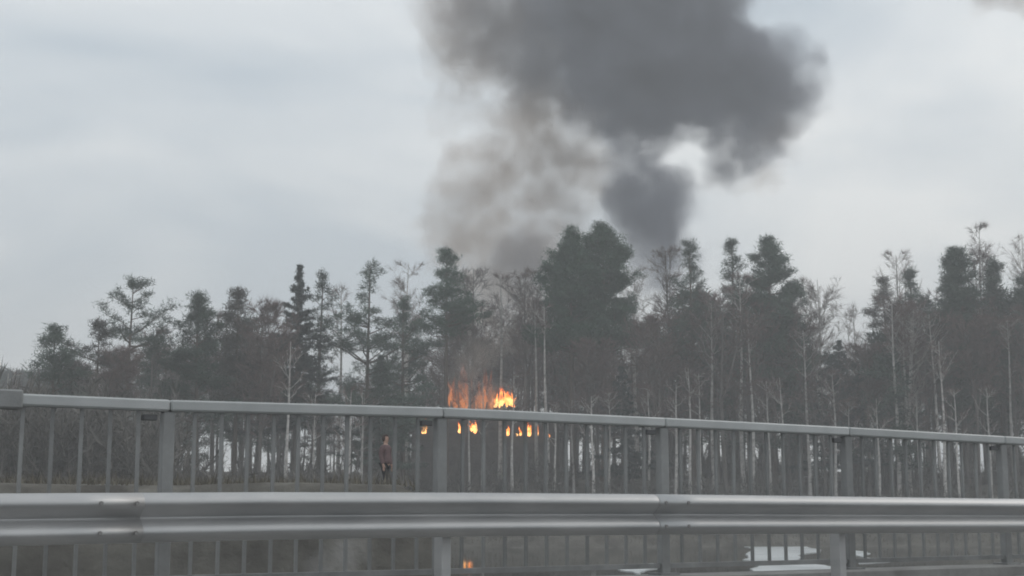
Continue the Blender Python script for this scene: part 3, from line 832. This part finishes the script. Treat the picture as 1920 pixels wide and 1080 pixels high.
# front wall built from planks, with openings left where the windows are
win_m = [(at(x - hw_, 800, HD).x, at(x + hw_, 800, HD).x, at(x, yb, HD).z, at(x, yt, HD).z) for (x, hw_, yt, yb) in WINS]
wt_ = .16
zrow = h_g; row = 0
while zrow < eave - .05:
    zt = min(zrow + .28, eave)
    cuts = sorted((a, b) for (a, b, z0, z1) in win_m if z0 < zt - .02 and z1 > zrow + .02)
    xcur = hw0.x
    for a, b in cuts + [(hw1.x, hw1.x)]:
        if a - xcur > .03:
            hpart('plank', MB().box(((xcur + a) / 2, HD + .08 + .02 * rng.uniform(-1, 1), (zrow + zt) / 2), (a - xcur, wt_, zt - zrow - .02)).mesh('plank'), M['charred'])
        xcur = max(xcur, b)
    zrow = zt; row += 1
for sx in (hw0.x + .09, hw1.x - .09):
    hpart('side_wall', MB().box((sx, HD + 3.6, (h_g + eave) / 2), (.18, 6.8, eave - h_g)).mesh('side_wall'), M['charred'])
hpart('back_wall', MB().box(((hw0.x + hw1.x) / 2, HD + 7.1, (h_g + eave) / 2), (hw1.x - hw0.x, .18, eave - h_g)).mesh('back_wall'), M['charred'])
for (a, b, z0, z1) in win_m:
    f = MB()
    f.box(((a + b) / 2, HD - .03, z0 - .03), (b - a + .16, .10, .06)); f.box(((a + b) / 2, HD - .03, z1 + .03), (b - a + .16, .10, .06))
    f.box((a - .03, HD - .03, (z0 + z1) / 2), (.06, .098, z1 - z0)); f.box((b + .03, HD - .03, (z0 + z1) / 2), (.06, .098, z1 - z0))
    hpart('window_frame', f.mesh('window_frame'), M['charred'])
for i in range(9):        # what is left of the roof
    x = hw0.x + .4 + (hw1.x - hw0.x - .8) * i / 8
    h = rng.uniform(.5, 1.0)
    a = Vector((x, HD + .1, eave + .02)); b2 = Vector((x + rng.uniform(-.2, .2), HD + 3.5 * h, eave + 1.7 * h))
    c = (a + b2) / 2; dv = (b2 - a)
    hpart('rafter', MB().box(c, (.12, .16, dv.length), dv.to_track_quat('Z', 'Y').to_matrix()).mesh('rafter'), M['charred'])

def flame_mesh(seed, w, h, n):
    """a clump of tapering, wavering tongues"""
    rg = np.random.default_rng(seed); parts = []
    for i in range(n):
        e = rg.uniform(-1, 1) if n > 1 else 0.0
        hh = h * (rg.uniform(.25, 1.0) ** 1.2) * (1 - .45 * abs(e)); ww = w * rg.uniform(.5, 1.2) / (2 + n * .45)
        x0, y0, z0 = e * .48 * w, rg.uniform(-.3, .3) * w * (n > 1), rg.uniform(0, .35) * (h - hh) * (n > 4)
        t = np.linspace(0, 1, 12); ph = rg.uniform(0, 6.28, 2); sw = rg.uniform(.4, 1.3)
        P = np.stack([x0 + ww * sw * np.sin(t * 4.5 + ph[0]) * t + rg.normal(0, .5) * ww * t, y0 + ww * sw * np.sin(t * 5 + ph[1]) * t, z0 + hh * t], -1)
        R = ww * np.sqrt(np.clip(t * 5 + .12, 0, 1)) * (1 - t) ** .8 * (1 + .3 * np.sin(t * 9 + ph[0])) + .004
        parts.append(tubes(P[None], R[None], 9))
    V, T = join(parts); return mesh_np('flame', V, T, smooth=True)
GF = 'flames of the house fire'
FL = [
 (797, 813, 120.9, .62, 1.88, 4, 'flame', 'bright yellow flame, leftmost of the low row under the handrail'),
 (862, 812, 120.9, .5, 1.69, 4, 'flame', 'yellow flame second from left in the low row, beside railing post'),
 (891, 813, 120.9, .66, 1.75, 5, 'flame', 'orange flame third from left in the low row'),
 (951, 817, 120.9, .6, 1.62, 4, 'flame', 'pinkish orange flame below the brightest upper fire'),
 (973, 817, 120.9, .36, 1.56, 3, 'flame', 'thin flame fourth from the right in the low row'),
 (990, 819, 120.9, .62, 1.62, 5, 'flame', 'broad pinkish flame third from the right in the low row'),
 (1006, 817, 120.9, .36, 1.50, 3, 'flame', 'thin flame second from the right in the low row'),
 (1031, 820, 120.9, .34, .75, 3, 'flame', 'small flame, rightmost of the low row'),
 (945, 766, 116.6, 1.7, 2.4, 22, 'flame', 'bright orange fire above the handrail, largest and hottest blaze'),
 (880, 775, 124.5, 4.8, 5.2, 44, 'flame_red', 'dull red wall of flame seen among trunks left of the brightest fire'),
]
for i, (x, yb, D, w, h, nt_, mt, lab) in enumerate(FL):
    p = at(x, yb, D)
    tag(obj('flame', flame_mesh(500 + i, w, h, nt_), M[mt], loc=p), lab, 'flame', GF)
p = at(878, 960, 104.5); p.z = gz(p.x, p.y)  # flame added out of sight so its orange reflection shows in the water
tag(obj('flame', flame_mesh(530, .7, 1.2, 4), M['flame'], loc=p), 'small unseen flame added for the orange reflection below the guard rail', 'flame', GF)

# ------------------------------------------------------------------ ice and a built sky reflection on the water
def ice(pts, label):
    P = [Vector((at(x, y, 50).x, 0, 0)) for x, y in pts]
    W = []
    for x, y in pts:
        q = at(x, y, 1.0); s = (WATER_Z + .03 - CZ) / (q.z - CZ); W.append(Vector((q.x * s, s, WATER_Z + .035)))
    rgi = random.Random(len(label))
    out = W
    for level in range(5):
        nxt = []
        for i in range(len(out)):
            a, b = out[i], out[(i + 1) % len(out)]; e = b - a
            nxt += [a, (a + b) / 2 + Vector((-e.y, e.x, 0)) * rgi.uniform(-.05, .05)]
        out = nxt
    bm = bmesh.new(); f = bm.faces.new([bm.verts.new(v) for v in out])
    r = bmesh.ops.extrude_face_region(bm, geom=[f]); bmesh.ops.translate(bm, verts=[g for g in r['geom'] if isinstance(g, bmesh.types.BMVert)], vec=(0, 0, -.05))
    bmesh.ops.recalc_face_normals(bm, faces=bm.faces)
    me = bpy.data.meshes.new('ice_sky_sheet'); bm.to_mesh(me); bm.free()
    tag(obj('ice_sky_sheet', me, M['ice']), label, 'ice', 'ice on the water')
ice([(1378, 1018), (1420, 1015), (1470, 1016), (1510, 1024), (1500, 1045), (1560, 1062), (1590, 1092), (1430, 1092), (1425, 1060), (1398, 1040), (1405, 1027)], 'broad pale ice sheet below the guard rail left of the guard post')  # bright sky reflection on the water, built as a pale slab
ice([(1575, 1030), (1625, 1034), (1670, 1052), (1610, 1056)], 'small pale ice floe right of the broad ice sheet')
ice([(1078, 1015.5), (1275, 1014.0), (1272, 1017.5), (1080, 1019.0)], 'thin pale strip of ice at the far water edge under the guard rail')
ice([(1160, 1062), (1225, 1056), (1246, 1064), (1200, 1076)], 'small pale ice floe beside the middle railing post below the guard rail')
# ------------------------------------------------------------------ person on the near bank
def skin_mesh(name, verts, edges, radii, root=0, sub=2):
    me = bpy.data.meshes.new(name + '_skeleton'); me.from_pydata(verts, edges, [])
    o = bpy.data.objects.new(name + '_skeleton', me); COL.objects.link(o)
    md = o.modifiers.new('s', 'SKIN'); md.use_smooth_shade = True
    sv = me.skin_vertices[0].data
    for i, r in enumerate(radii):
        sv[i].radius = (r, r) if not isinstance(r, tuple) else r
        sv[i].use_root = (i == root)
    ms = o.modifiers.new('u', 'SUBSURF'); ms.levels = sub; ms.render_levels = sub
    dg = bpy.context.evaluated_depsgraph_get()
    out = bpy.data.meshes.new_from_object(o.evaluated_get(dg)); out.name = name
    bpy.data.objects.remove(o); bpy.data.meshes.remove(me)
    return out
pp = at(722, 918, 40.0)
pz = gz(pp.x, 40.0)
person = empty('person', (pp.x, 40.0, pz - .01))
tag(person, 'person in a dull pink jacket and dark trousers standing behind the railing', 'person')
person.rotation_euler.z = math.radians(62); person.scale = (.9, .9, .9)
bv = [(0, 0, .92), (0, 0, 1.10), (0, .0, 1.28), (0, 0, 1.40), (0, 0, 1.49), (0, -.01, 1.57), (0, -.015, 1.66), (0, -.01, 1.73)]
be = [(0, 1), (1, 2), (2, 3), (3, 4), (4, 5), (5, 6), (6, 7)]
br = [.13, (.135, .105), (.16, .11), (.10, .08), .052, .082, .095, .06]
for s in (-1, 1):
    b0 = len(bv)
    bv += [(s * .19, 0, 1.385), (s * .235, .02, 1.13), (s * .235, -.05, .90), (s * .23, -.075, .82), (s * .225, -.085, .745)]
    be += [(3, b0), (b0, b0 + 1), (b0 + 1, b0 + 2), (b0 + 2, b0 + 3), (b0 + 3, b0 + 4)]
    br += [.062, .046, .034, .038, .02]
    # fingers and thumb
    for j, (dy, ln) in enumerate([(-.03, .07), (-.01, .085), (.01, .08), (.028, .065)]):
        c = len(bv); bv += [(s * .23, -.085 + dy, .735), (s * .222, -.092 + dy, .735 - ln)]; be += [(b0 + 4, c), (c, c + 1)]; br += [.009, .008]
    c = len(bv); bv += [(s * .222, -.13, .79), (s * .215, -.145, .75)]; be += [(b0 + 3, c), (c, c + 1)]; br += [.011, .009]
    l0 = len(bv)
    st = .10 * s
    bv += [(s * .10, 0, .86), (s * .11, -.02 + st * .6, .50), (s * .115, .01 + st, .10), (s * .12, -.06 + st, .04), (s * .125, -.15 + st, .03)]
    be += [(0, l0), (l0, l0 + 1), (l0 + 1, l0 + 2), (l0 + 2, l0 + 3), (l0 + 3, l0 + 4)]
    br += [.095, .065, .045, .042, .03]
obj('body', skin_mesh('body', bv, be, br), M['skin'], person)
jv = [(0, 0, .84), (0, 0, 1.0), (0, 0, 1.15), (0, 0, 1.30), (0, 0, 1.41), (0, .0, 1.475)]
je = [(0, 1), (1, 2), (2, 3), (3, 4), (4, 5)]; jr = [(.20, .165), (.18, .15), (.175, .145), (.19, .145), (.13, .11), .075]
for s in (-1, 1):
    b0 = len(jv); jv += [(s * .195, 0, 1.385), (s * .24, .02, 1.13), (s * .238, -.05, .90), (s * .235, -.06, .86)]
    je += [(4, b0), (b0, b0 + 1), (b0 + 1, b0 + 2), (b0 + 2, b0 + 3)]; jr += [.085, .072, .058, .052]
obj('jacket', skin_mesh('jacket', jv, je, jr), M['pink_jacket'], person)
tv = [(0, 0, .93)]; te = []; tr_ = [(.145, .12)]
for s in (-1, 1):
    l0 = len(tv); st = .10 * s
    tv += [(s * .10, 0, .82), (s * .11, -.02 + st * .6, .50), (s * .115, .01 + st, .12)]; te += [(0, l0), (l0, l0 + 1), (l0 + 1, l0 + 2)]; tr_ += [.11, .082, .066]
obj('trousers', skin_mesh('trousers', tv, te, tr_), M['dark_cloth'], person)
for s in (-1, 1):
    st = .10 * s
    obj('shoe', skin_mesh('shoe', [(s * .115, .03 + st, .06), (s * .12, -.06 + st, .055), (s * .127, -.17 + st, .04)], [(0, 1), (1, 2)], [.056, .052, .04]), M['dark_cloth'], person)
hb = bmesh.new(); bmesh.ops.create_uvsphere(hb, u_segments=16, v_segments=12, radius=1, matrix=Matrix.Translation((0, .012, 1.665)) @ Matrix.Diagonal((.105, .118, .125, 1)))
bmesh.ops.delete(hb, geom=[v for v in hb.verts if v.co.y < -.045 and v.co.z < 1.70], context='VERTS')
hm = bpy.data.meshes.new('hair'); hb.to_mesh(hm); hb.free(); obj('hair', hm, M['hair'], person)
fb = MB()
for s in (-1, 1): fb.cyl((s * .034, -.108, 1.665), .011, .012, 8, Matrix.Rotation(math.pi / 2, 3, 'X'))
fb.cyl((0, -.115, 1.63), .014, .04, 6, Matrix.Rotation(.3, 3, 'X'), .006); fb.box((0, -.102, 1.585), (.045, .012, .010))
obj('face', fb.mesh('face'), M['hair'], person)

# ------------------------------------------------------------------ smoke
SD = 152.0
PUFFS = [  # x, y, radius px, weight, depth offset
 (1228, 520, 58, .9, -6), (1250, 470, 50, .9, -4), (1215, 455, 70, 1.0, -5), (1205, 395, 90, 1.1, -3), (1252, 375, 66, 1.0, 0), (1175, 350, 58, .9, 0), (1195, 295, 54, .9, 0), (1185, 240, 76, 1.0, 0),
 (1150, 190, 98, 1.0, 2), (1215, 130, 132, 1.1, 2), (1310, 115, 124, 1.1, 2), (1395, 150, 104, 1.0, 0), (1465, 125, 78, .95, -2), (1498, 185, 60, .8, -3), (1455, 245, 50, .6, -3),
 (1415, 225, 88, .95, 0), (1365, 285, 64, .95, -2), (1350, 330, 42, .7, -2), (1440, 320, 40, .25, 0), (1395, 352, 34, .22, 0),
 (1255, 50, 134, 1.1, 0), (1150, 60, 122, 1.0, 2), (1050, 120, 108, .85, 2), (985, 85, 104, .7, 3), (905, 40, 100, .6, 3), (825, 0, 70, .5, 3),
 (1285, 200, 74, 1.0, 0), (1312, 238, 46, .9, 0), (1264, 236, 50, .95, 0), (1240, 268, 30, .7, 0), (1000, 185, 66, .5, 2), (1090, -30, 140, .9, 2), (1300, -40, 130, 1.0, 0), (1200, -130, 150, 1.0, 4), (1380, -190, 120, .9, 6), (1000, -140, 150, .7, 4), (1420, -90, 95, .6, 0), (850, -110, 110, .5, 4),
 (1520, -170, 130, .7, 4), (1720, -150, 120, .5, 6), (1850, -28, 62, .5, 6), (1930, -20, 50, .4, 6),
 (1045, 300, 60, .34, 0), (1050, 375, 68, .4, -2), (1015, 440, 74, .5, -4), (985, 505, 82, .6, -6), (955, 570, 76, .5, -8), (1085, 430, 48, .45, -2), (1030, 560, 60, .35, -10),
 (960, 260, 90, .22, 0), (885, 330, 88, .20, 0), (845, 410, 80, .20, 0), (890, 470, 84, .26, -2), (865, 130, 76, .26, 2), (840, 215, 62, .14, 2), (890, 560, 66, .26, -6), (1100, 300, 60, .24, 2), (1055, 225, 64, .29, 2), (1095, 285, 52, .29, 2), (1110, 350, 40, .29, 0), (1010, 245, 56, .26, 2), (840, 490, 56, .2, -2), (990, 330, 70, .26, 2), (930, 400, 70, .26, 0), (800, 440, 40, .16, 0), (820, 80, 60, .26, 2),
 (880, 735, 62, .20, -33), (940, 745, 46, .18, -34), (900, 680, 56, .2, -31), (915, 630, 56, .26, -24),
]
rgS = np.random.default_rng(21)
pts = []; pw = []
hullb = bmesh.new()
SM = SD / FPX
for (x, y, r, w, dd) in PUFFS:
    cw = .42 if w < .3 else (.55 if w < .56 else (.75 if w < .72 else 1.0)); w = w * (2.0 if w < .3 else (1.5 if w < .62 else 1.0)); D = SD + dd; c = at(x, y, D); R = r * D / FPX
    nP = max(8, int(w * 5.5 * R ** 3))
    q = rgS.normal(size=(nP, 3)); q = nrm(q) * (rgS.random((nP, 1)) ** (1 / 2.6)) * R * .95
    pts.append(np.array(c)[None] + q * np.array([1, .9, 1]))
    pw += [cw] * nP
    bmesh.ops.create_icosphere(hullb, subdivisions=2, radius=R + 3.2, matrix=Matrix.Translation(c))
pts = np.concatenate(pts)
hm = bpy.data.meshes.new('h'); hullb.to_mesh(hm); hullb.free()
ho = bpy.data.objects.new('h', hm); COL.objects.link(ho)
md = ho.modifiers.new('r', 'REMESH'); md.mode = 'VOXEL'; md.voxel_size = 1.6
hull = bpy.data.meshes.new_from_object(ho.evaluated_get(bpy.context.evaluated_depsgraph_get()))
bpy.data.objects.remove(ho); bpy.data.meshes.remove(hm)
N_HULL = len(hull.vertices)
bm = bmesh.new(); bm.from_mesh(hull)
for p in pts: bm.verts.new(p)                          # the grains of soot that the density is gathered from
bm.to_mesh(hull); bm.free()
hull.name = 'smoke'
smoke = obj('smoke', hull)
vg = smoke.vertex_groups.new(name='soot')
vg.add(list(range(N_HULL)), 0.0, 'REPLACE'); 
for v_ in sorted(set(pw)): vg.add([N_HULL + i for i, q in enumerate(pw) if q == v_], v_, 'REPLACE')
tag(smoke, 'dark grey smoke plume billowing up behind the green pines', 'smoke', kind='stuff')
m, nt, b, out = new_mat('smoke')
N, L = nt.nodes, nt.links; N.remove(b)
pd = N.new('ShaderNodeTexPointDensity')
pd.point_source = 'OBJECT'; pd.object = smoke; pd.space = 'WORLD'; pd.radius = 1.7; pd.resolution = 190; pd.interpolation = 'Linear'
tc = N.new('ShaderNodeNewGeometry')
n1 = N.new('ShaderNodeTexNoise'); n1.inputs['Scale'].default_value = .22; n1.inputs['Detail'].default_value = 6; n1.inputs['Roughness'].default_value = .6
L.new(tc.outputs['Position'], n1.inputs['Vector'])
sb = N.new('ShaderNodeVectorMath'); sb.operation = 'SUBTRACT'; sb.inputs[1].default_value = (.5, .5, .5); L.new(n1.outputs['Color'], sb.inputs[0])
sc = N.new('ShaderNodeVectorMath'); sc.operation = 'SCALE'; sc.inputs['Scale'].default_value = 8.5; L.new(sb.outputs[0], sc.inputs[0])
ad = N.new('ShaderNodeVectorMath'); ad.operation = 'ADD'; L.new(tc.outputs['Position'], ad.inputs[0]); L.new(sc.outputs[0], ad.inputs[1])
L.new(ad.outputs[0], pd.inputs['Vector'])
mr = N.new('ShaderNodeMapRange'); mr.clamp = False; mr.inputs['From Min'].default_value = 1.0; mr.inputs['From Max'].default_value = 16.0; mr.inputs['To Max'].default_value = .75
pd.vertex_color_source = 'VERTEX_WEIGHT'; pd.vertex_attribute_name = 'soot'
pm = N.new('ShaderNodeMath'); pm.operation = 'MULTIPLY'
L.new(pd.outputs['Density'], pm.inputs[0]); mk = N.new('ShaderNodeMapRange'); mk.inputs['From Min'].default_value = .0; mk.inputs['From Max'].default_value = .42; L.new(pd.outputs['Color'], mk.inputs['Value']); L.new(mk.outputs['Result'], pm.inputs[1]); 
n2 = N.new('ShaderNodeTexNoise'); n2.inputs['Scale'].default_value = .30; n2.inputs['Detail'].default_value = 4; n2.inputs['Roughness'].default_value = .62
L.new(tc.outputs['Position'], n2.inputs['Vector'])
m2 = N.new('ShaderNodeMapRange'); m2.inputs['From Min'].default_value = .34; m2.inputs['From Max'].default_value = .66; m2.inputs['To Min'].default_value = .75; m2.inputs['To Max'].default_value = 1.22
L.new(n2.outputs['Fac'], m2.inputs['Value'])
pm2 = N.new('ShaderNodeMath'); pm2.operation = 'MULTIPLY'; L.new(pm.outputs[0], pm2.inputs[0]); L.new(m2.outputs['Result'], pm2.inputs[1]); L.new(pm2.outputs[0], mr.inputs['Value'])
pv = N.new('ShaderNodeVolumePrincipled'); pv.inputs['Color'].default_value = (.56, .565, .59, 1); pv.inputs['Anisotropy'].default_value = .1
pv.inputs['Absorption Color'].default_value = (.0, .0, .0, 1)
mz = N.new('ShaderNodeMath'); mz.operation = 'MAXIMUM'; mz.inputs[1].default_value = 0; L.new(mr.outputs['Result'], mz.inputs[0]); L.new(mz.outputs[0], pv.inputs['Density'])
cr = N.new('ShaderNodeValToRGB'); cr.color_ramp.elements[0].position = .45; cr.color_ramp.elements[0].color = (.86, .75, .665, 1)
cr.color_ramp.elements[1].position = .95; cr.color_ramp.elements[1].color = (.43, .445, .505, 1)
L.new(pd.outputs['Color'], cr.inputs['Fac'])
n3 = N.new('ShaderNodeTexNoise'); n3.inputs['Scale'].default_value = .11; n3.inputs['Detail'].default_value = 3; L.new(tc.outputs['Position'], n3.inputs['Vector'])
m3 = N.new('ShaderNodeMapRange'); m3.inputs['From Min'].default_value = .35; m3.inputs['From Max'].default_value = .65; m3.inputs['To Min'].default_value = .82; m3.inputs['To Max'].default_value = 1.22
L.new(n3.outputs['Fac'], m3.inputs['Value'])
sv3 = N.new('ShaderNodeVectorMath'); sv3.operation = 'SCALE'; L.new(cr.outputs['Color'], sv3.inputs[0]); L.new(m3.outputs['Result'], sv3.inputs['Scale']); L.new(sv3.outputs[0], pv.inputs['Color'])
L.new(pv.outputs[0], out.inputs['Volume'])
hull.materials.clear(); hull.materials.append(m)

# ------------------------------------------------------------------ haze over the whole place
hz = MB().box((0, 322, 39.25), (1060, 820, 86.5)).mesh('haze')
haze = obj('haze', hz)
haze['kind'] = 'stuff'; haze['label'] = 'thin grey damp haze over the whole scene'; haze['category'] = 'haze'
m, nt, b, out = new_mat('haze')
nt.nodes.remove(b)
pv = nt.nodes.new('ShaderNodeVolumePrincipled'); pv.inputs['Color'].default_value = (.97, .97, .97, 1); pv.inputs['Density'].default_value = .0020
nt.links.new(pv.outputs[0], out.inputs['Volume'])
hz.materials.append(m)
